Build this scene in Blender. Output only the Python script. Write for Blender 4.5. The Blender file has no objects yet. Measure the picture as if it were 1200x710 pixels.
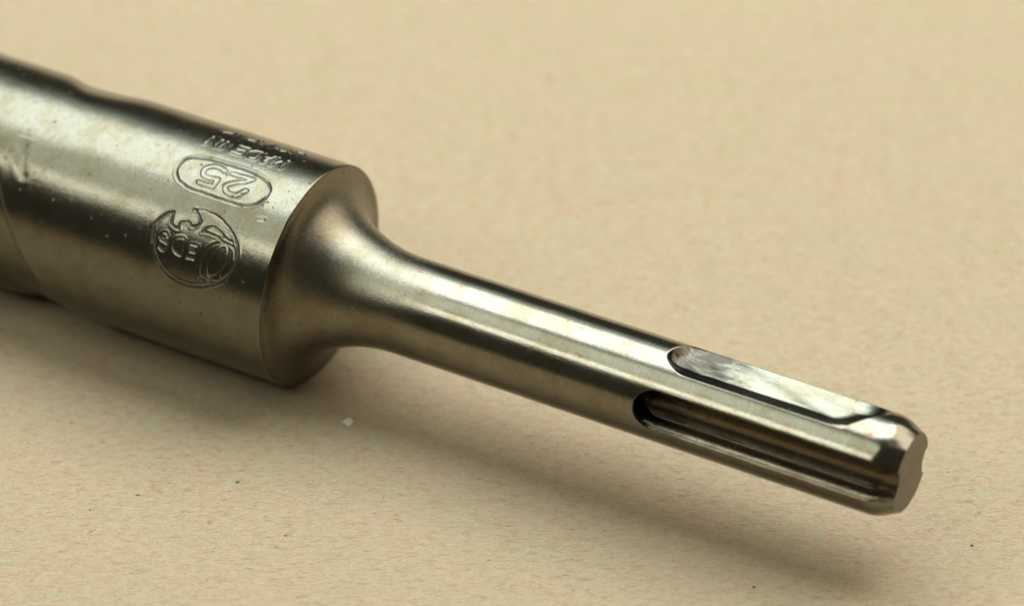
import bpy, math, random
import numpy as np

MM = 0.001
D = math.radians

# ------------------------------------------------------------------ camera
sc = bpy.context.scene
cam_data = bpy.data.cameras.new("camera")
cam = bpy.data.objects.new("camera", cam_data)
sc.collection.objects.link(cam)
cam.location = (0.0193, -0.3128, 0.2397)
cam.rotation_euler = (D(90 - 36.492), 0, 0)
cam_data.sensor_width = 36
cam_data.lens = 135
cam_data.clip_start = 0.01
cam_data.clip_end = 20
cam_data.dof.use_dof = True
cam_data.dof.focus_distance = 0.374
cam_data.dof.aperture_fstop = 17
cam_data.dof.aperture_blades = 7
sc.camera = cam

# ------------------------------------------------------------------ light
world = bpy.data.worlds.new("World")
sc.world = world
world.use_nodes = True
bg = world.node_tree.nodes["Background"]
bg.inputs[0].default_value = (0.92, 0.92, 0.68, 1)
bg.inputs[1].default_value = 0.095


def area_lamp(name, loc, sx, sy, yaw, radiance, color, tilt=(0, 0)):
    """rectangular soft light facing down; power from the wanted radiance."""
    l = bpy.data.lights.new(name, 'AREA')
    l.shape = 'RECTANGLE'
    l.size = sx
    l.size_y = sy
    l.energy = radiance * math.pi * sx * sy
    l.color = color
    o = bpy.data.objects.new(name, l)
    sc.collection.objects.link(o)
    o.location = loc
    o.rotation_euler = (tilt[0], tilt[1], yaw)
    return o


area_lamp("overhead_window_light", (0.02, 0.258, 0.50), 0.48, 0.67, D(70), 6.2, (0.89, 1.0, 0.99))
area_lamp("rear_window_light", (0.07, 0.64, 0.50), 0.24, 0.60, D(70), 1.1, (0.80, 1.0, 0.95))
area_lamp("overhead_side_light", (-0.262, -0.085, 0.495), 0.25, 0.50, D(45), 2.3, (0.92, 1.0, 0.86))
area_lamp("window_strip_light", (-0.46, -0.26, 0.50), 0.17, 0.50, D(45), 5.6, (0.96, 1.0, 0.88))
area_lamp("right_light", (0.64, 0.28, 0.55), 0.70, 0.66, 0, 3.3, (1.0, 0.92, 0.78), (0, D(38)))

sc.view_settings.view_transform = 'Standard'
sc.view_settings.look = 'None'
sc.view_settings.exposure = 0
sc.view_settings.gamma = 1
sc.render.engine = 'CYCLES'
sc.cycles.max_bounces = 8


# ------------------------------------------------------------------ node helpers
class NT:
    def __init__(self, name):
        self.m = bpy.data.materials.new(name)
        self.m.use_nodes = True
        self.t = self.m.node_tree
        self.b = self.t.nodes["Principled BSDF"]

    def n(self, typ, **kw):
        nd = self.t.nodes.new(typ)
        for k, v in kw.items():
            setattr(nd, k, v)
        return nd

    def link(self, a, b):
        self.t.links.new(a, b)

    def mapping(self, src, scale, rot=(0, 0, 0), loc=(0, 0, 0)):
        mp = self.n('ShaderNodeMapping')
        mp.inputs['Scale'].default_value = scale
        mp.inputs['Rotation'].default_value = rot
        mp.inputs['Location'].default_value = loc
        self.link(src, mp.inputs[0])
        return mp.outputs[0]

    def noise(self, src, scale, detail=3, rough=0.5, dist=0.0):
        nd = self.n('ShaderNodeTexNoise')
        nd.inputs['Scale'].default_value = scale
        nd.inputs['Detail'].default_value = detail
        nd.inputs['Roughness'].default_value = rough
        nd.inputs['Distortion'].default_value = dist
        self.link(src, nd.inputs['Vector'])
        return nd.outputs['Fac']

    def voronoi(self, src, scale, feature='F1', rnd=1.0):
        nd = self.n('ShaderNodeTexVoronoi', feature=feature)
        nd.inputs['Scale'].default_value = scale
        nd.inputs['Randomness'].default_value = rnd
        self.link(src, nd.inputs['Vector'])
        return nd

    def ramp(self, fac, stops, interp='LINEAR'):
        r = self.n('ShaderNodeValToRGB')
        r.color_ramp.interpolation = interp
        el = r.color_ramp.elements
        while len(el) < len(stops):
            el.new(0.5)
        for e, (p, c) in zip(el, stops):
            e.position = p
            e.color = c if len(c) == 4 else (*c, 1)
        self.link(fac, r.inputs[0])
        return r.outputs[0]

    def g(self, fac, a, b, va=0.0, vb=1.0):
        r = self.n('ShaderNodeMapRange', interpolation_type='SMOOTHSTEP')
        r.inputs['From Min'].default_value = a
        r.inputs['From Max'].default_value = b
        r.inputs['To Min'].default_value = va
        r.inputs['To Max'].default_value = vb
        self.link(fac, r.inputs['Value'])
        return r.outputs[0]

    def math(self, op, a, b=None, c=None):
        nd = self.n('ShaderNodeMath', operation=op)
        for i, v in enumerate((a, b, c)):
            if v is None:
                continue
            if isinstance(v, (int, float)):
                nd.inputs[i].default_value = v
            else:
                self.link(v, nd.inputs[i])
        return nd.outputs[0]

    def mix(self, fac, a, b, blend='MIX'):
        nd = self.n('ShaderNodeMix', data_type='RGBA', blend_type=blend)
        for i, v in ((0, fac), (6, a), (7, b)):
            if isinstance(v, (int, float)):
                nd.inputs[i].default_value = v
            elif isinstance(v, tuple):
                nd.inputs[i].default_value = (*v, 1) if len(v) == 3 else v
            else:
                self.link(v, nd.inputs[i])
        return nd.outputs[2]

    def bump(self, h, dist, strength=1.0, normal=None):
        nd = self.n('ShaderNodeBump')
        nd.inputs['Strength'].default_value = strength
        nd.inputs['Distance'].default_value = dist
        self.link(h, nd.inputs['Height'])
        if normal is not None:
            self.link(normal, nd.inputs['Normal'])
        return nd.outputs[0]


# ------------------------------------------------------------------ materials
def steel(name, base=(0.50, 0.49, 0.44), rough=0.27, rvar=0.10, grain=0.5, blot=0.3, turn=0.3,
          pits=0.5, rust=0.0, grime=0.0, scratch=0.4, blend=False, start_dark=None, start_amt=0.35, end_dark=None):
    """bare worked steel; 'surf' UV is (along axis, round the axis) in millimetres."""
    k = NT(name)
    uv = k.n('ShaderNodeUVMap', uv_map='surf').outputs[0]
    obj = k.n('ShaderNodeTexCoord').outputs['Object']
    fine = k.noise(k.mapping(obj, (1000, 1000, 1000)), 9.0, 3, 0.6)
    med = k.noise(k.mapping(obj, (1000, 1000, 1000)), 1.6, 4, 0.6)
    big = k.noise(k.mapping(obj, (1000, 1000, 1000)), 0.35, 3, 0.55)
    turnl = k.noise(k.mapping(uv, (9.0, 0.25, 1)), 1.0, 3, 0.7)       # rings round the axis
    drag = k.noise(k.mapping(uv, (0.35, 5.0, 1)), 1.0, 3, 0.65)       # streaks along the axis
    # stains, in colour
    col = k.mix(k.g(big, 0.42, 0.68), base, tuple(c * f for c, f in zip(base, (0.86, 0.82, 0.72))))
    spot = k.g(med, 0.56, 0.76, 0, 0.55 * blot)
    col = k.mix(spot, col, tuple(c * f for c, f in zip(base, (0.55, 0.50, 0.42))))
    col = k.mix(k.g(drag, 0.52, 0.72, 0, 0.35 * min(1, scratch)), col, tuple(c * 0.5 for c in base))
    col = k.mix(1.0, col, k.ramp(fine, [(0.30, (0.80, 0.78, 0.74)), (0.70, (1.12, 1.12, 1.12))]), 'MULTIPLY')
    turn2 = k.noise(k.mapping(uv, (3.2, 0.12, 1), loc=(7, 3, 0)), 1.0, 4, 0.75)
    col = k.mix(k.g(turn2, 0.50, 0.68, 0, min(0.45, turn)), col, tuple(c * 0.55 for c in base))
    if grime > 0:
        gm = k.g(k.noise(k.mapping(uv, (0.45, 1.7, 1)), 1.0, 5, 0.7, 0.6), 0.40, 0.68, 0, grime)
        if start_dark:      # packed grime in the locking grooves; drive slots just darker towards their start
            sg = k.n('ShaderNodeSeparateXYZ')
            k.link(uv, sg.inputs[0])
            sw = k.g(k.math('ADD', sg.outputs[0], k.math('MULTIPLY', med, 4.0)), *start_dark, 1.0, 0.0)
            gm = k.math('ADD', k.math('MULTIPLY', gm, k.math('MULTIPLY_ADD', sw, 1.6, 0.3)), k.math('MULTIPLY', sw, start_amt))
            if end_dark:  # darker towards the closed far end of the groove
                gm = k.math('ADD', gm, k.g(k.math('ADD', sg.outputs[0], k.math('MULTIPLY', med, 3.0)), *end_dark, 0.0, 0.8))
            gm = k.math('MINIMUM', gm, 0.92)
        col = k.mix(gm, col, (0.045, 0.038, 0.030))
    if rust > 0:
        rs = k.math('MULTIPLY', k.g(k.noise(k.mapping(obj, (1000, 1000, 1000)), 1.7, 3, 0.5), 0.64, 0.70, 0, rust),
                    k.g(big, 0.45, 0.60))
        col = k.mix(rs, col, (0.22, 0.070, 0.040))
    # pits: tiny dark pocks
    v = k.voronoi(k.mapping(obj, (1000, 1000, 1000)), 0.75)
    vd = k.math('ADD', v.outputs['Distance'], k.math('MULTIPLY', k.math('SUBTRACT', fine, 0.5), 0.10))
    pit = k.math('MULTIPLY', k.g(vd, 0.055, 0.12, 1, 0),
                 k.g(k.noise(k.mapping(obj, (1000, 1000, 1000)), 0.5, 1), 0.44, 0.56))
    pit = k.math('MULTIPLY', pit, pits)
    col = k.mix(k.math('MULTIPLY', pit, 0.75), col, (0.05, 0.042, 0.03))
    # darker stamped strokes, and shade painted along the flute edge, stored per vertex
    at = k.n('ShaderNodeAttribute', attribute_name='cavity_dark').outputs['Fac']
    cavity_dark = k.math('MULTIPLY', at, k.g(fine, 0.25, 0.62, 0.55, 0.95))
    col = k.mix(cavity_dark, col, (0.030, 0.026, 0.018))
    k.link(col, k.b.inputs['Base Color'])
    metal = k.math('SUBTRACT', 1.0, k.math('MAXIMUM', k.math('MULTIPLY', cavity_dark, 0.8), k.math('MULTIPLY', pit, 0.15)))
    k.link(metal, k.b.inputs['Metallic'])
    r = k.math('ADD', rough - rvar * 0.5, k.math('MULTIPLY', med, rvar))
    r = k.math('ADD', r, k.math('MULTIPLY', spot, 0.25))
    r = k.math('ADD', r, k.math('MULTIPLY', cavity_dark, 0.2))
    k.link(k.math('SUBTRACT', 0.5, k.math('MULTIPLY', cavity_dark, 0.35)), k.b.inputs['Specular IOR Level'])
    k.link(r, k.b.inputs['Roughness'])
    h = k.math('MULTIPLY', fine, grain)
    h = k.math('ADD', h, k.math('MULTIPLY', med, grain * 1.1))
    h = k.math('ADD', h, k.math('MULTIPLY', k.math('ADD', turnl, turn2), turn))
    h = k.math('ADD', h, k.math('MULTIPLY', drag, scratch))
    h = k.math('SUBTRACT', h, k.math('MULTIPLY', pit, 3.0))
    if blend:      # the blasted neck runs out into the turned shank over a few millimetres
        sx = k.n('ShaderNodeSeparateXYZ')
        k.link(uv, sx.inputs[0])
        sm = k.g(k.math('ADD', sx.outputs[0], k.math('MULTIPLY', k.math('SUBTRACT', med, 0.5), 4.0)), 7.5, 17.0)
        rr_ = k.math('ADD', r, k.math('ADD', 0.25 - rough, k.math('MULTIPLY', sm, -0.09)))
        k.link(rr_, k.b.inputs['Roughness'])
        hh = k.math('ADD', k.math('MULTIPLY', fine, 1.5), k.math('MULTIPLY', med, 0.45))
        hh = k.math('MULTIPLY', hh, k.math('SUBTRACT', 1.0, k.math('MULTIPLY', sm, 0.85)))
        h = k.math('ADD', hh, k.math('ADD', k.math('MULTIPLY', turnl, 0.35), k.math('MULTIPLY', drag, k.math('MULTIPLY', sm, 0.35))))
        h = k.math('SUBTRACT', h, k.math('MULTIPLY', pit, 0.8))
        colb = k.mix(sm, k.mix(1.0, col, (0.92, 0.90, 0.86), 'MULTIPLY'), col)
        k.link(colb, k.b.inputs['Base Color'])
    k.link(k.bump(h, 0.000018, 1.0), k.b.inputs['Normal'])
    return k.m


M_body = steel("worn_body_steel", base=(0.165, 0.154, 0.124), rough=0.185, rvar=0.07, grain=0.5, blot=0.7, turn=0.15, pits=0.8, scratch=0.3)
M_neck = steel("blasted_neck_steel", base=(0.225, 0.210, 0.175), rough=0.13, rvar=0.06, grain=0.15, blot=0.6, turn=0.15, pits=0.0, rust=0.0, scratch=0.35, blend=True)
M_shank = steel("turned_shank_steel", base=(0.225, 0.210, 0.175), rough=0.13, rvar=0.06, grain=0.15, blot=0.35, turn=0.15, pits=0.12, rust=0.8, scratch=0.35, blend=True)
M_groove = steel("grimy_groove_steel", base=(0.22, 0.21, 0.175), rough=0.17, rvar=0.08, grain=0.4, blot=0.1, turn=0.1, pits=0.6, rust=0.5, grime=0.6, scratch=1.0, start_dark=(45.0, 50.5), start_amt=0.72, end_dark=(60.6, 62.6))
M_slot = steel("drive_slot_steel", base=(0.145, 0.118, 0.085), rough=0.2, rvar=0.1, grain=0.4, blot=0.5, turn=0.2, pits=0.4, grime=0.9, scratch=0.8, start_dark=(42.0, 47.0), start_amt=0.7)
M_end = steel("ground_end_steel", base=(0.16, 0.138, 0.105), rough=0.3, rvar=0.1, grain=0.6, blot=0.6, turn=0.1, pits=0.4, rust=0.2, grime=0.2, scratch=0.2)


def paper_material():
    k = NT("buff_paper")
    tc = k.n('ShaderNodeTexCoord').outputs['Object']
    mm = k.mapping(tc, (1000, 1000, 1000))
    cloud = k.noise(k.mapping(mm, (0.10, 0.16, 1)), 1.0, 3, 0.55)
    cloud2 = k.noise(k.mapping(mm, (0.75, 1.1, 1), loc=(31, 7, 0)), 1.0, 4, 0.6)
    fib1 = k.noise(k.mapping(mm, (0.9, 4.2, 1)), 1.0, 4, 0.65, 0.7)
    fib2 = k.noise(k.mapping(mm, (1.8, 7.5, 1), rot=(0, 0, 0.22), loc=(5, 9, 0)), 1.0, 3, 0.6, 0.9)
    fine = k.noise(mm, 8.0, 3, 0.65)
    col = k.mix(k.g(cloud, 0.32, 0.68), (0.378, 0.325, 0.206), (0.414, 0.314, 0.215))
    col = k.mix(k.g(cloud2, 0.45, 0.66, 0, 0.8), col, (0.404, 0.263, 0.17))
    col = k.mix(k.g(fib1, 0.48, 0.66, 0, 0.85), col, (0.323, 0.211, 0.117))
    col = k.mix(k.g(fib2, 0.52, 0.68, 0, 0.65), col, (0.436, 0.376, 0.279))
    grain = k.noise(k.mapping(mm, (3.2, 7.0, 1)), 1.0, 3, 0.7)
    col = k.mix(k.g(grain, 0.36, 0.60, 0.40, 0), col, (0.251, 0.174, 0.105))
    # isolated darker orange fibres
    v = k.voronoi(k.mapping(mm, (0.26, 0.85, 1), rot=(0, 0, 0.15)), 1.0)
    vv = k.math('ADD', v.outputs['Distance'], k.math('MULTIPLY', k.math('SUBTRACT', fine, 0.5), 0.10))
    col = k.mix(k.g(vv, 0.045, 0.13, 0.6, 0), col, (0.218, 0.117, 0.053))
    # fine dark specks
    v2 = k.voronoi(k.mapping(mm, (0.33, 0.42, 1), loc=(3, 3, 0)), 1.0)
    col = k.mix(k.g(v2.outputs['Distance'], 0.020, 0.050, 0.7, 0), col, (0.16, 0.11, 0.07))
    k.link(col, k.b.inputs['Base Color'])
    k.b.inputs['Roughness'].default_value = 0.85
    k.b.inputs['Specular IOR Level'].default_value = 0.25
    h = k.math('ADD', k.math('MULTIPLY', fine, 0.5), k.math('ADD', fib1, k.math('MULTIPLY', fib2, 0.7)))
    h = k.math('ADD', h, k.math('MULTIPLY', cloud2, 1.2))
    k.link(k.bump(h, 0.00007, 1.0), k.b.inputs['Normal'])
    return k.m


def plain(name, col, rough=0.8):
    k = NT(name)
    tc = k.n('ShaderNodeTexCoord').outputs['Object']
    nz = k.noise(k.mapping(tc, (1000, 1000, 1000)), 4, 3, 0.6)
    k.link(k.mix(nz, tuple(c * 0.75 for c in col), tuple(min(1, c * 1.2) for c in col)), k.b.inputs['Base Color'])
    k.b.inputs['Roughness'].default_value = rough
    return k.m


# ------------------------------------------------------------------ the paper
def link(o):
    sc.collection.objects.link(o)
    return o


def paper_sheet():
    n = 80
    me = bpy.data.meshes.new("paper")
    xs = np.linspace(-0.9, 0.9, n)
    vs = []
    for y in xs:
        for x in xs:
            vs.append((x, y, 0.0))
    fs = [(j * n + i, j * n + i + 1, (j + 1) * n + i + 1, (j + 1) * n + i) for j in range(n - 1) for i in range(n - 1)]
    me.from_pydata(vs, [], fs)
    me.materials.append(paper_material())
    o = link(bpy.data.objects.new("paper", me))
    o["kind"] = "structure"
    return o


paper_sheet()

# ------------------------------------------------------------------ the drill bit
RB = 11.65      # body radius, mm
RS = 5.0        # shank radius, mm
YAW = D(28.904)
U = np.array([math.cos(YAW), -math.sin(YAW), 0.0])
E1 = np.array([0, 0, 1.0])
E2 = np.array([-math.sin(YAW), -math.cos(YAW), 0.0])     # theta 90: towards the camera

drill = link(bpy.data.objects.new("drill_bit", None))
drill.location = (0, 0, RB * MM)
drill.rotation_euler = (0, 0, -YAW)
drill.empty_display_size = 0.01
drill["label"] = "worn steel masonry drill bit with stamped body and grooved shank lying on buff paper"
drill["category"] = "drill bit"


def sstep(a, b, x):
    t = np.clip((x - a) / (b - a), 0, 1)
    return t * t * (3 - 2 * t)


def lattice(S, TH, X, Rr):
    """grid (ns, nt) -> local coordinates; theta wraps."""
    x = X * MM
    y = -Rr * np.sin(TH) * MM
    z = Rr * np.cos(TH) * MM
    return np.stack([x, y, z], -1)


def wrapped_surface(P, UV, cavity_dark, masks, specs):
    """P (ns, nt, 3) closed in theta. masks: list of boolean face arrays (ns-1, nt), specs: (name, material, parent)"""
    ns, nt, _ = P.shape
    # normals from the grid
    ds = np.gradient(P, axis=0)
    dt = np.roll(P, -1, 1) - np.roll(P, 1, 1)
    N = np.cross(dt, ds)
    N /= np.linalg.norm(N, axis=-1, keepdims=True) + 1e-20
    # point outwards
    axis_out = P.copy()
    axis_out[..., 0] = 0
    sg = np.sign((N * axis_out).sum(-1).mean())
    N *= sg
    idx = np.arange(ns * nt).reshape(ns, nt)
    a = idx[:-1, :]
    b = np.roll(idx, -1, 1)[:-1, :]
    c = np.roll(idx, -1, 1)[1:, :]
    d = idx[1:, :]
    quads = np.stack([a, b, c, d], -1)
    if True:
        # orient like N
        p = P.reshape(-1, 3)
        q = quads[ns // 2, 0]
        fn = np.cross(p[q[1]] - p[q[0]], p[q[2]] - p[q[0]])
        if (fn * N.reshape(-1, 3)[q[0]]).sum() < 0:
            quads = quads[..., ::-1]
    out = []
    Pf = P.reshape(-1, 3)
    Nf = N.reshape(-1, 3)
    UVf = UV.reshape(-1, 2)
    Df = cavity_dark.reshape(-1)
    for mask, (name, mat, parent) in zip(masks, specs):
        fq = quads[mask]
        used, inv = np.unique(fq.ravel(), return_inverse=True)
        me = bpy.data.meshes.new(name)
        me.vertices.add(len(used))
        me.vertices.foreach_set('co', Pf[used].ravel())
        me.loops.add(len(inv))
        me.loops.foreach_set('vertex_index', inv.astype(np.int32))
        me.polygons.add(len(fq))
        me.polygons.foreach_set('loop_start', np.arange(0, len(inv), 4, dtype=np.int32))
        me.polygons.foreach_set('loop_total', np.full(len(fq), 4, dtype=np.int32))
        me.polygons.foreach_set('use_smooth', np.ones(len(fq), dtype=bool))
        me.update(calc_edges=True)
        uvl = me.uv_layers.new(name='surf')
        uvl.data.foreach_set('uv', UVf[used][inv].ravel())
        at = me.attributes.new('cavity_dark', 'FLOAT', 'POINT')
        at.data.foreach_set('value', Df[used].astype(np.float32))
        me.normals_split_custom_set_from_vertices(Nf[used].tolist())
        me.materials.append(mat)
        o = link(bpy.data.objects.new(name, me))
        o.parent = parent if parent is not None else drill
        out.append(o)
    return out


def seg_dist(px, py, pts):
    """distance from points to a polyline."""
    best = np.full(px.shape, 1e9)
    for (x0, y0), (x1, y1) in zip(pts[:-1], pts[1:]):
        dx, dy = x1 - x0, y1 - y0
        L = dx * dx + dy * dy + 1e-12
        t = np.clip(((px - x0) * dx + (py - y0) * dy) / L, 0, 1)
        best = np.minimum(best, (px - x0 - t * dx) ** 2 + (py - y0 - t * dy) ** 2)
    return np.sqrt(best)


def spline(pts, n=6):
    """Catmull-Rom through pts."""
    pts = np.array(pts, float)
    closed = np.allclose(pts[0], pts[-1])
    if closed:
        q = np.vstack([pts[-2], pts, pts[1]])
    else:
        q = np.vstack([2 * pts[0] - pts[1], pts, 2 * pts[-1] - pts[-2]])
    out = []
    for i in range(1, len(q) - 2):
        for t in np.linspace(0, 1, n, endpoint=False):
            p0, p1, p2, p3 = q[i - 1:i + 3]
            out.append(0.5 * (2 * p1 + (p2 - p0) * t + (2 * p0 - 5 * p1 + 4 * p2 - p3) * t * t + (3 * p1 - p0 - 3 * p2 + p3) * t ** 3))
    out.append(q[-2])
    return [tuple(o) for o in out]


# stamped marks, laid out on the unrolled body: (mm along the axis, mm round it)
RING = [(-13.64, 10.25), (-13.56, 10.7), (-13.51, 11.15), (-13.12, 12.18), (-12.52, 13.3), (-11.8, 14.09), (-10.89, 14.7), (-9.7, 15.08), (-8.55, 15.14), (-7.28, 14.92), (-6.06, 14.4), (-4.9, 13.68), (-4.12, 12.8), (-3.74, 11.84), (-3.7, 10.69), (-3.93, 9.9), (-4.5, 9.2), (-5.25, 8.55), (-6.11, 8.07), (-7.12, 7.63), (-8.17, 7.47), (-8.99, 7.45), (-9.78, 7.66)]
NOTCH_A = [(-13.64, 10.25), (-13.08, 9.38), (-12.61, 8.83), (-12.0, 8.52)]
NOTCH_B = [(-12.0, 8.52), (-11.89, 9.02), (-11.77, 9.79), (-11.31, 9.96), (-10.85, 10.0), (-10.92, 9.45), (-10.74, 9.28), (-10.14, 9.04), (-9.8, 9.16), (-9.57, 9.35), (-9.33, 9.33), (-8.94, 9.08), (-8.74, 8.62), (-9.13, 8.19), (-9.49, 7.93), (-9.76, 7.69)]
LET_S = [(-11.62, 10.98), (-11.95, 10.62), (-12.5, 10.70), (-12.72, 11.15), (-12.45, 11.52), (-12.05, 11.65), (-11.6, 11.80), (-11.42, 12.2), (-11.65, 12.62), (-12.1, 12.74), (-12.52, 12.45)]
LET_D = [(-9.80, 10.62), (-10.5, 10.66), (-11.02, 11.05), (-11.05, 11.75), (-10.75, 12.35), (-10.2, 12.58), (-9.62, 12.58), (-9.72, 11.6), (-9.80, 10.62)]
LET_E1 = [(-9.05, 10.92), (-8.08, 10.85), (-8.14, 11.70), (-8.22, 12.55), (-9.2, 12.58)]
LET_E2 = [(-8.14, 11.70), (-9.0, 11.75)]
LEAF = [(-8.21, 9.59), (-7.94, 9.07), (-7.26, 8.75), (-6.56, 8.88), (-5.75, 9.29), (-5.16, 9.55), (-4.69, 9.52)]
LEAF2 = [(-8.08, 9.52), (-7.12, 9.48), (-6.27, 9.59), (-5.69, 9.85)]
LOOP = [(-5.34, 9.86), (-6.17, 10.13), (-6.82, 10.54), (-7.22, 11.36), (-7.49, 12.51), (-7.39, 13.54), (-6.84, 13.97), (-5.9, 13.99), (-5.03, 13.67), (-4.25, 12.81), (-3.95, 11.97), (-3.9, 11.02), (-4.28, 10.15), (-5.34, 9.86)]
LOOP2 = [(-5.42, 10.01), (-6.06, 10.43), (-6.5, 11.51), (-6.69, 12.5), (-6.57, 13.3), (-6.12, 13.52), (-5.52, 13.22), (-4.94, 12.34), (-4.7, 11.33), (-4.94, 10.22), (-5.42, 10.01)]
CAPS = [(-13.68, 4.62), (-13.93, 4.01), (-13.91, 3.33), (-13.65, 2.71), (-13.09, 2.25), (-12.18, 1.98), (-11.28, 1.80), (-10.13, 1.73), (-8.74, 1.67), (-7.4, 1.65), (-6.19, 1.74), (-4.96, 2.05), (-4.04, 2.54), (-3.55, 3.24), (-3.47, 4.05), (-3.78, 4.79), (-4.32, 5.31), (-5.2, 5.68), (-6.12, 5.81), (-7.37, 5.82), (-8.96, 5.79), (-10.53, 5.78), (-11.45, 5.76), (-12.32, 5.54), (-13.13, 5.21), (-13.68, 4.62)]
FIVE = [(-10.97, 4.85), (-9.31, 4.83), (-9.34, 3.86)]
FIVE_B = [(-9.34, 3.86), (-9.9, 3.98), (-10.5, 4.0), (-11.08, 3.79), (-11.26, 3.18), (-10.78, 2.6), (-9.96, 2.36), (-9.15, 2.62)]
TWO = [(-8.34, 2.62), (-7.11, 2.58), (-5.96, 2.54)]
TWO_B = [(-5.96, 2.54), (-6.5, 3.1), (-7.2, 3.50), (-7.87, 3.97), (-8.12, 4.45), (-7.55, 4.95), (-6.55, 4.93), (-5.90, 4.10)]


def shrink(polys, f=0.84):
    c = np.mean([q for p in polys for q in p], axis=0)
    return [[tuple(c + (np.array(q) - c) * f) for q in p] for p in polys]


LET_S, = shrink([LET_S])
LET_D, = shrink([LET_D])
LET_E1, LET_E2 = shrink([LET_E1, LET_E2])


def text_strokes(text, s_right, base, height, width, gap):
    """letters read from the shank side, upright towards the camera: u runs along -s, v along +theta."""
    F = {'M': [[(0, 0), (0, 1), (.5, .35), (1, 1), (1, 0)]], 'A': [[(0, 0), (.5, 1), (1, 0)], [(.2, .38), (.8, .38)]],
         'D': [[(0, 0), (0, 1), (.6, 1), (1, .7), (1, .3), (.6, 0), (0, 0)]],
         'E': [[(1, 0), (0, 0), (0, 1), (1, 1)], [(0, .5), (.8, .5)]],
         'I': [[(0.1, 0), (0.1, 1)]], 'N': [[(0, 0), (0, 1), (1, 0), (1, 1)]]}
    out = []
    u = 0
    for ch in text:
        if ch == ' ':
            u += width * 0.8
            continue
        for st in F[ch]:
            out.append([(s_right - u - x * width, base + y * height) for x, y in st])
        u += (width if ch != 'I' else width * 0.25) + gap
    return out


MADE = text_strokes("MADE IN", -4.35, -1.75, 1.55, 1.12, 0.42)
# the worn line beyond it: only pieces of the strokes are left
WORN = [[(-7.4, -3.5), (-7.5, -4.6)], [(-5.2, -3.6), (-5.9, -4.6)], [(-8.6, -3.5), (-9.3, -4.6), (-9.4, -3.6)], [(-11.9, -3.6), (-12.0, -4.6)], [(-4.0, -4.3), (-4.4, -4.75), (-5.0, -4.7)], [(-5.9, -3.7), (-6.4, -3.5), (-7.0, -3.75)], [(-7.6, -4.6), (-7.9, -3.7)],
        [(-9.6, -3.8), (-10.3, -3.7)], [(-12.4, -3.9), (-13.2, -3.6)], [(-11.4, -4.5), (-11.6, -3.9)]]

rng = random.Random(4)


def body_profile():
    """rows from the far end of the body to the rim: (x, r, s for uv)."""
    s = list(np.arange(-44, -22, 0.14)) + list(np.arange(-22, -1.0, 0.06)) + list(np.arange(-1.0, -0.22, 0.1))
    rows = [(x, RB) for x in s]
    for a in np.linspace(0, 80, 8):
        rr = 0.16
        rows.append((-rr + rr * math.sin(D(a)), RB - rr + rr * math.cos(D(a))))
    return rows


th_b = np.radians(np.concatenate([np.arange(-45, 92, 0.3), np.arange(92, 315, 1.5)]))
rows = body_profile()
X = np.array([r[0] for r in rows])[:, None] * np.ones(len(th_b))[None]
R0 = np.array([r[1] for r in rows])[:, None] * np.ones(len(th_b))[None]
TH = th_b[None, :] * np.ones(len(rows))[:, None]
ARC = TH * RB


def flute_depth(x, th_deg):
    """two shallow helical run-outs of the flutes near the frame's left, deepening beyond it."""
    d = np.zeros_like(x)
    for k, base in enumerate((64.0, -116.0)):
        lead = 9.7
        phi = (th_deg - (base + lead * (x + 31.3)) + 180) % 360 - 180     # <0: ahead of edge ; >0 behind it
        wide = 100.0
        # inside the flute for phi in (0, wide)
        if k == 0:
            ed = sstep(0, 2.5, phi) * (1 - sstep(60, wide, phi)) * np.maximum(sstep(15, 50, (th_deg + 180) % 360 - 180), sstep(-43.6, -46, x))
            amp = 0.45 + 0.45 * sstep(-26, -32, x) + 0 * x
            amp = amp * (1 - sstep(-25.4, -23.5, x))
        else:
            ed = sstep(0, 45, phi) * (1 - sstep(80, 112, phi))
            amp = 0.42 * (1 - sstep(-30.5, -22.5, x)) * (1 - sstep(-30, -2, (th_deg + 180) % 360 - 180))
        d += amp * ed
    return d


thd = np.degrees(TH)
H = -flute_depth(X, thd)
cavity_dark = 0.95 * np.exp(-((((thd - 64 - 9.7 * (X + 31.3) + 180) % 360 - 180 - 2.5) / 4.0) ** 2)) * (thd > 50) * (thd < 170) * (X < -23.8)  # shade of the flute edge's wall, painted into the colour


def stamp(polys, width, depth, lip=0.35, smooth=True, outline=0.0, dark_amt=0.0, fade=None):
    global H, cavity_dark
    pts_all = [spline(p) if smooth else p for p in polys]
    flat = np.array([q for p in pts_all for q in p])
    x0, y0 = flat.min(0) - 1.0
    x1, y1 = flat.max(0) + 1.0
    m = (X > x0) & (X < x1) & (ARC > y0) & (ARC < y1)
    px, py = X[m], ARC[m]
    # a hand-struck die: slight waviness
    wob = 0.015 * np.sin(px * 5.1 + py * 3.3)
    d = np.full(px.shape, 1e9)
    for p in pts_all:
        d = np.minimum(d, seg_dist(px + wob, py - wob, p))
    if outline > 0:
        d = np.abs(d - outline)
    w = width
    uneven = 0.78 + 0.3 * np.sin(px * 1.7 + 0.6) * np.cos(py * 2.3 + 1.1)
    h = -depth * np.exp(-(d / w) ** 2) + lip * depth * np.exp(-((d - 2.0 * w) / (0.9 * w)) ** 2)
    hh = h * uneven
    H[m] += hh
    cavity_dark[m] = np.maximum(cavity_dark[m], dark_amt * np.exp(-(d / (w * 0.95)) ** 2) * np.clip(uneven, 0.4, 1.2))  # darkest along the middle of each stroke


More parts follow.
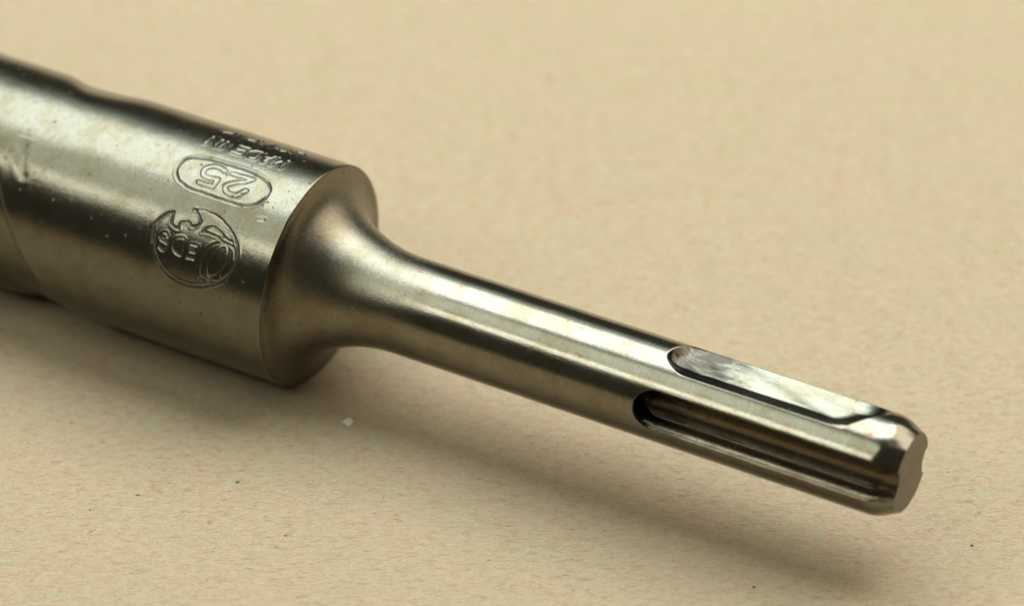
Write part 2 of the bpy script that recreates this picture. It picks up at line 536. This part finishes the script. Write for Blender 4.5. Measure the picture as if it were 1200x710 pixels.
stamp([RING, ], 0.115, 0.07, dark_amt=0.75)
stamp([NOTCH_A, NOTCH_B], 0.12, 0.075, smooth=False, dark_amt=0.9)
stamp([LET_S, LET_D], 0.10, 0.055, dark_amt=0.3)
stamp([LET_E1, LET_E2], 0.10, 0.055, smooth=False, dark_amt=0.3)
stamp([LEAF, LEAF2], 0.11, 0.065, dark_amt=0.75)
stamp([LOOP], 0.11, 0.055, dark_amt=0.3)
stamp([LOOP2], 0.10, 0.045, dark_amt=0.3)
stamp([CAPS], 0.13, 0.09, dark_amt=0.95)
stamp([FIVE, spline(FIVE_B)], 0.085, 0.05, smooth=False, outline=0.27, dark_amt=0.6)
stamp([TWO, spline(TWO_B)], 0.085, 0.05, smooth=False, outline=0.27, dark_amt=0.6)
stamp(MADE, 0.11, 0.075, smooth=False, dark_amt=0.35)
stamp(WORN, 0.13, 0.09, dark_amt=0.1)
# nicks and dents
for _ in range(30):
    cx, cy = rng.uniform(-33, -1), rng.uniform(-6, 18)
    a = rng.uniform(-0.5, 0.5) + rng.choice([0, 1.4, 0.8])
    L = rng.uniform(0.05, 0.55)
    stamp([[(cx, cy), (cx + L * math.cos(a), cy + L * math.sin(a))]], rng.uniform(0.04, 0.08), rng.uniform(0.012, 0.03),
          lip=0.08, smooth=False, dark_amt=rng.uniform(0.1, 0.6))
stamp([[(-30.9, 7.0), (-30.4, 8.3), (-29.6, 9.7)]], 0.5, 0.05, dark_amt=0.12)
stamp([[(-3.05, 6.6), (-2.45, 6.45)]], 0.12, 0.07, smooth=False, dark_amt=0.7)
stamp([[(x, math.radians(64.0 + 9.7 * (x + 31.3)) * RB + 0.1) for x in np.arange(-34.5, -24.2, 0.5)]], 0.24, 0.16, lip=0, dark_amt=2.6)  # groove on the flute edge, its wall's shade painted as a dark line
cavity_dark = np.clip(cavity_dark, 0, 1.0)
# long-wave unevenness of the worked surface
H += 0.012 * np.sin(X * 0.55 + 2.1 * np.cos(TH * 2)) * np.cos(TH * 3 + X * 0.23)

rimmask = (R0 < RB - 0.005)
R = R0 + H * np.where(rimmask, 0, 1)
P = lattice(X, TH, X, R)
UV = np.stack([X, ARC], -1)
fx = X[:-1, :]
fa = ARC[:-1, :]
m_size = (fx > -14.6) & (fx < -2.9) & (fa > 1.1) & (fa < 6.4)
m_maker = (fx > -14.3) & (fx < -3.1) & (fa > 6.9) & (fa < 15.7)
m_orig = (fx > -15.3) & (fx < -3.3) & (fa > -2.2) & (fa < 0.3)
m_body = ~(m_size | m_maker | m_orig)
body, = wrapped_surface(P, UV, cavity_dark, [m_body], [("body", M_body, None)])
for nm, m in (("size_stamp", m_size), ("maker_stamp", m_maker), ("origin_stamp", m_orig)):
    wrapped_surface(P, UV, cavity_dark, [m], [(nm, M_body, body)])

# fluted length and carbide-tipped point, beyond the frame
th_f = np.radians(np.arange(0, 360, 2.5))
xs_f = np.concatenate([np.arange(-98, -44, 0.8), [-44.0]])
Xf = xs_f[:, None] * np.ones(len(th_f))[None]
THf = th_f[None] * np.ones(len(xs_f))[:, None]
phi = (2 * (np.degrees(THf) - 64.0 - 9.7 * (Xf + 31.3))) % 360
deep = 3.4 * sstep(-44, -56, Xf) * (0.5 - 0.5 * np.cos(np.radians(np.clip(phi - 20, 0, 300) * 1.2)))
Rf = RB - deep - flute_depth(Xf, (np.degrees(THf) + 45) % 360 - 45) * (1 - sstep(-44, -50, Xf))
Rf = np.minimum(Rf, RB * np.clip((Xf + 98.3) / 7.0, 0.02, 1))
wrapped_surface(lattice(Xf, THf, Xf, Rf), np.stack([Xf, THf * RB], -1), np.zeros_like(Xf), [np.ones((len(xs_f) - 1, len(th_f)), bool)],
                [("flute", M_body, None)])

# ---- neck: face and long fillet down to the shank
FIL = 10.5
R1 = 5.0
neck = [(0.0, RB - 0.16), (0.04, RB - 0.35), (0.08, RB - 0.6)]
for t in np.linspace(0, 1, 60)[0:]:
    a = t * math.pi / 2
    xx = 0.10 + FIL * (1 - math.cos(a)) ** 1.0
    rr = R1 + (RB - 0.7 - R1) * (1 - math.sin(a)) ** 1.0
    neck.append((xx, rr))
neck.append((11.5, R1))
th_n = np.radians(np.arange(0, 360, 1.5))
Xn = np.array([p[0] for p in neck])[:, None] * np.ones(len(th_n))[None]
Rn = np.array([p[1] for p in neck])[:, None] * np.ones(len(th_n))[None]
THn = th_n[None] * np.ones(len(neck))[:, None]
Rn = Rn + 0.02 * np.sin(THn * 2 + Xn * 0.7) * np.clip(Xn / 3, 0, 1) * np.clip((11 - Xn) / 3, 0, 1)
Pn = lattice(Xn, THn, Xn, Rn)
wrapped_surface(Pn, np.stack([Xn, THn * Rn], -1), np.zeros_like(Xn), [np.ones((len(neck) - 1, len(th_n)), bool)],
                [("neck", M_neck, None)])

# ---- shank
th_s = np.radians(np.concatenate([np.arange(-50, 135, 0.4), np.arange(135, 310, 1.5)]))
END = 64.95
CH = 63.0
xs = np.concatenate([np.arange(11.5, 37.5, 0.3), np.arange(37.5, 42.5, 0.08), np.arange(42.5, 58.5, 0.2), np.arange(58.5, CH - 0.2, 0.08),
                     np.linspace(CH - 0.2, CH + 0.2, 8), np.linspace(CH + 0.3, END, 12)])
Xs = xs[:, None] * np.ones(len(th_s))[None]
THs = th_s[None] * np.ones(len(xs))[:, None]
td = np.degrees(THs)


def wrapdeg(a):
    return (a + 180) % 360 - 180


def slot_depth(x, t, centre):
    """open drive slot: rounded trough from x=38.2 to the end."""
    a = wrapdeg(t - centre)
    hw = 22.5                                # half width in degrees
    x0 = 38.1
    y = np.abs(a) / 57.2958 * RS
    rad = hw / 57.2958 * RS
    ex = np.maximum(x0 + rad - x, 0)
    q = rad - np.sqrt(y ** 2 + ex ** 2)      # mm inside the outline
    t = np.clip((q + 0.26) / 0.48, 0, 1)
    wall = np.where(t < 0.6, t * t / 0.96, np.minimum(0.375 + (t - 0.6) * 1.5625, 1))
    floor = RS - 2.95 / np.cos(np.radians(np.clip(np.abs(a), 0, 30)))
    floor = floor - 0.45 * (a / 22.0) ** 2
    return np.clip(floor, 0, None) * wall * (np.abs(a) < 40)


def ball_depth(x, t, lo):
    """locking groove: steep fillet along the near edge (lo), then a floor rising to the far edge."""
    a = wrapdeg(lo - t)                      # degrees in from the near edge
    inside = (a > 0) & (a < 62)
    a_ = np.clip(a, 0, 62)
    tt = lo - a_
    plane = RS - 3.82 / np.maximum(np.cos(np.radians(tt - 7)), 0.2)
    plane = np.clip(plane, 0, None)
    wall = 1.30 * (1 - (1 - np.clip(a_ / 31.0, 0, 1)) ** 2.0)
    d = np.minimum(plane, wall)
    # closed, rounded ends
    y = (a_ - 24) / 57.2958 * RS
    e0 = 39.3 + 0.16 * y ** 2 * (y > 0) + 0.50 * y ** 2 * (y <= 0)
    e1 = np.minimum(60.4 + 0.85 * y, 61.8)
    endw = np.minimum(1 - (1 - np.clip((x - e0) / 2.0, 0, 1)) ** 2.5, 1 - (1 - np.clip((e1 - x) / 3.6, 0, 1)) ** 2)
    d = d * endw
    rip = 0.03 * np.sin(x * 0.45 + 0.9 * y) * sstep(0, 3, x - e0) + 0.02 * np.sin(x * 0.8 + 2.2 * y) + 0.05 * np.sin(x * 2.1 + 1.5 * y) * (1 - sstep(43, 47, x))
    return np.where(inside, np.maximum(d + rip * np.clip(d / 0.6, 0, 1), 0), 0)


dd = slot_depth(Xs, td, 76.5)
dd = np.maximum(dd, slot_depth(Xs, td, 76.5 - 180))
db = ball_depth(Xs, td, 27.0)
db2 = ball_depth(Xs, td, 27.0 - 180)
Rs = RS - np.maximum(np.maximum(dd, db), db2)
cham = RS - 0.02 - np.clip(Xs - CH, 0, 5) * 0.62
kk = 0.10
Rs_c = -kk * np.log(np.exp(-Rs / kk) + np.exp(-(cham + 0.25 * (Xs < CH)) / kk)) if False else np.minimum(Rs, RS - (np.logaddexp(0, (Xs - CH) / 0.28) * 0.28) * 0.52)
wear = sstep(CH - 1.0, CH + 0.5, Xs)
Rs_c = Rs_c - wear * 0.025 * (1 + np.sin(THs * 5 + Xs * 1.3) * np.cos(THs * 11 + 0.7 * Xs))
Rs_c = Rs_c - 0.40 * np.exp(-((td - 99) / 6.0) ** 2 - ((Xs - 64.0) / 0.9) ** 2)      # struck notch low on the rim
Rs = Rs_c + 0.006 * np.sin(Xs * 0.8 + THs * 2)
Ps = lattice(Xs, THs, Xs, Rs)
UVs = np.stack([Xs, THs * RS], -1)
zero = np.zeros_like(Xs)
fX = Xs[:-1]
ft = td[:-1]


def slot_mask(centre):
    return (slot_depth(fX + 0.05, ft + 0.3, centre) > 0.01)


ms1, ms2 = slot_mask(76.5), slot_mask(76.5 - 180)
mb1, mb2 = ball_depth(fX, ft + 0.3, 27.0) > 0.01, ball_depth(fX, ft + 0.3, 27.0 - 180) > 0.01
mc = (fX > CH + 0.02) & ~(ms1 | ms2)
msh = ~(ms1 | ms2 | mb1 | mb2 | mc)
shank, = wrapped_surface(Ps, UVs, zero, [msh], [("shank", M_shank, None)])
wrapped_surface(Ps, UVs, zero, [ms1, ms2, mb1, mb2, mc],
                [("drive_slot", M_slot, shank), ("drive_slot", M_slot, shank), ("locking_groove", M_groove, shank),
                 ("locking_groove", M_groove, shank), ("chamfer", M_shank, shank)])
# end face: rings shrinking to the centre from the last row, so the slots notch it
ks = np.concatenate([[1.0, 0.985, 0.96], np.linspace(0.9, 0.02, 9)])
Xe = np.stack([np.full(len(th_s), END + 0.05 * (1 - k ** 2) + (0 if k == 1 else 0.02)) for k in ks])
Re = np.stack([Rs[-1] * k for k in ks])
THe = np.stack([th_s for _ in ks])
Pe = lattice(Xe, THe, Xe, Re)
end_face, = wrapped_surface(Pe, np.stack([Re * np.cos(THe), Re * np.sin(THe)], -1), np.zeros_like(Xe),
                            [np.ones((len(ks) - 1, len(th_s)), bool)], [("end_face", M_end, shank)])
nrm = np.zeros((len(end_face.data.vertices), 3))
nrm[:, 0] = 1
nvec = np.array([v.co[:] for v in end_face.data.vertices])
end_face.data.normals_split_custom_set_from_vertices(nrm.tolist())

# ------------------------------------------------------------------ flecks in the paper
def fleck_mesh(name, items, mat):
    vs, fs = [], []
    r = random.Random(11)
    for (x, y, a, b, rot) in items:
        base = len(vs)
        n = 7
        for i in range(n):
            t = 2 * math.pi * i / n
            k = r.uniform(0.7, 1.25)
            u, v = a * k * math.cos(t), b * k * math.sin(t)
            vs.append(((x + u * math.cos(rot) - v * math.sin(rot)) * MM, (y + u * math.sin(rot) + v * math.cos(rot)) * MM, 0.00002))
        vs.append((x * MM, y * MM, 0.00007))
        for i in range(n):
            fs.append((base + i, base + (i + 1) % n, base + n))
    me = bpy.data.meshes.new(name)
    me.from_pydata(vs, [], fs)
    me.materials.append(mat)
    o = link(bpy.data.objects.new(name, me))
    return o


M_dark = plain("dark_fleck", (0.07, 0.055, 0.055))
M_brown = plain("brown_fleck", (0.30, 0.19, 0.10))
M_white = plain("pale_crumb", (0.60, 0.55, 0.44))

dark = [(-7.8, -18.5, 0.27, 0.14, 0.3), (-2.67, -26.7, 0.18, 0.10, 0.1), (42.4, -34.3, 0.2, 0.16, 1.0), (-22.0, -22.8, 0.20, 0.10, -0.5),
        (-17.5, -20.5, 0.26, 0.10, 0.05), (63.8, -28.2, 0.22, 0.16, 0.4), (23.7, 54.0, 0.30, 0.3, 0.0)]
rr = random.Random(21)
for _ in range(18):
    dark.append((rr.uniform(-45, 85), rr.uniform(-40, 75), rr.uniform(0.05, 0.13), rr.uniform(0.04, 0.09), rr.uniform(0, 3)))
fl = fleck_mesh("dark_flecks", dark, M_dark)
fl["kind"] = "stuff"
fl["label"] = "tiny dark flecks scattered in the buff paper"
brown = [(-25.1, -9.0, 0.45, 0.24, -0.9), (-10.2, -24.7, 0.35, 0.3, 0.2), (-21.5, -26.0, 0.5, 0.12, 0.8)]
for _ in range(170):
    brown.append((rr.uniform(-45, 85), rr.uniform(-40, 75), rr.uniform(0.12, 0.34), rr.uniform(0.04, 0.10), rr.gauss(0, 0.6)))
fl = fleck_mesh("brown_flecks", brown, M_brown)
fl["kind"] = "stuff"
fl["label"] = "small brown fibre flecks scattered in the buff paper"


def fibres(name, count, mat, wid, seed):
    """short curled paper fibres lying in the sheet's surface."""
    g = np.random.default_rng(seed)
    n = 6
    x = g.uniform(-46, 88, count)
    y = g.uniform(-42, 80, count)
    L = g.uniform(0.4, 1.9, count)
    a = g.normal(0, 0.40, count)
    curl = g.normal(0, 0.32, count)
    w = g.uniform(0.5, 1.3, count) * wid
    pts = []
    for i in range(n):
        pts.append((x.copy(), y.copy(), a.copy()))
        x = x + np.cos(a) * L / n
        y = y + np.sin(a) * L / n
        a = a + curl * (0.5 + 0.5 * math.sin(i * 1.3))
    vs = np.zeros((count, n, 2, 3))
    for i, (px, py, pa) in enumerate(pts):
        tp = 0.35 + 0.65 * math.sin(math.pi * (i + 0.4) / n)
        for k_, sg in enumerate((-1, 1)):
            vs[:, i, k_, 0] = px - sg * np.sin(pa) * w * tp
            vs[:, i, k_, 1] = py + sg * np.cos(pa) * w * tp
        vs[:, i, :, 2] = 0.012 + 0.010 * math.sin(math.pi * i / (n - 1))
    base = (np.arange(count) * n * 2)[:, None, None]
    i = np.arange(n - 1)[None, :, None] * 2
    f = (base + i + np.array([0, 2, 3, 1])[None, None, :]).reshape(-1, 4)
    me = bpy.data.meshes.new(name)
    me.from_pydata((vs.reshape(-1, 3) * MM).tolist(), [], f.tolist())
    me.materials.append(mat)
    o = link(bpy.data.objects.new(name, me))
    o["kind"] = "stuff"
    return o


fb = fibres("brown_fibres", 5200, plain("brown_fibre", (0.31, 0.22, 0.125)), 0.032, 5)
fb["label"] = "fine curled tan fibres in the surface of the buff paper"
fb = fibres("pale_fibres", 2600, plain("pale_fibre", (0.42, 0.365, 0.245)), 0.032, 9)
fb["label"] = "fine curled pale fibres in the surface of the buff paper"
fb = fibres("orange_fibres", 900, plain("orange_fibre", (0.33, 0.17, 0.075)), 0.03, 13)
fb["label"] = "sparse orange fibres in the surface of the buff paper"


def crumb():
    import bmesh
    bm = bmesh.new()
    bmesh.ops.create_icosphere(bm, subdivisions=3, radius=1)
    r = random.Random(3)
    for v in bm.verts:
        c = v.co
        k = 1 + 0.18 * math.sin(c.x * 5 + 1) + 0.15 * math.cos(c.y * 6 + c.z * 3) + r.uniform(-0.06, 0.06)
        v.co = (c.x * k * 0.62 * MM, c.y * k * 0.5 * MM, (c.z * k * 0.14 + 0.08) * MM)
    me = bpy.data.meshes.new("crumb")
    bm.to_mesh(me)
    bm.free()
    me.materials.append(M_white)
    o = link(bpy.data.objects.new("crumb", me))
    o.location = (2.85 * MM, -9.0 * MM, 0)
    o["label"] = "small pale crumb on the paper in front of the drill bit's neck"
    o["category"] = "crumb"


crumb()
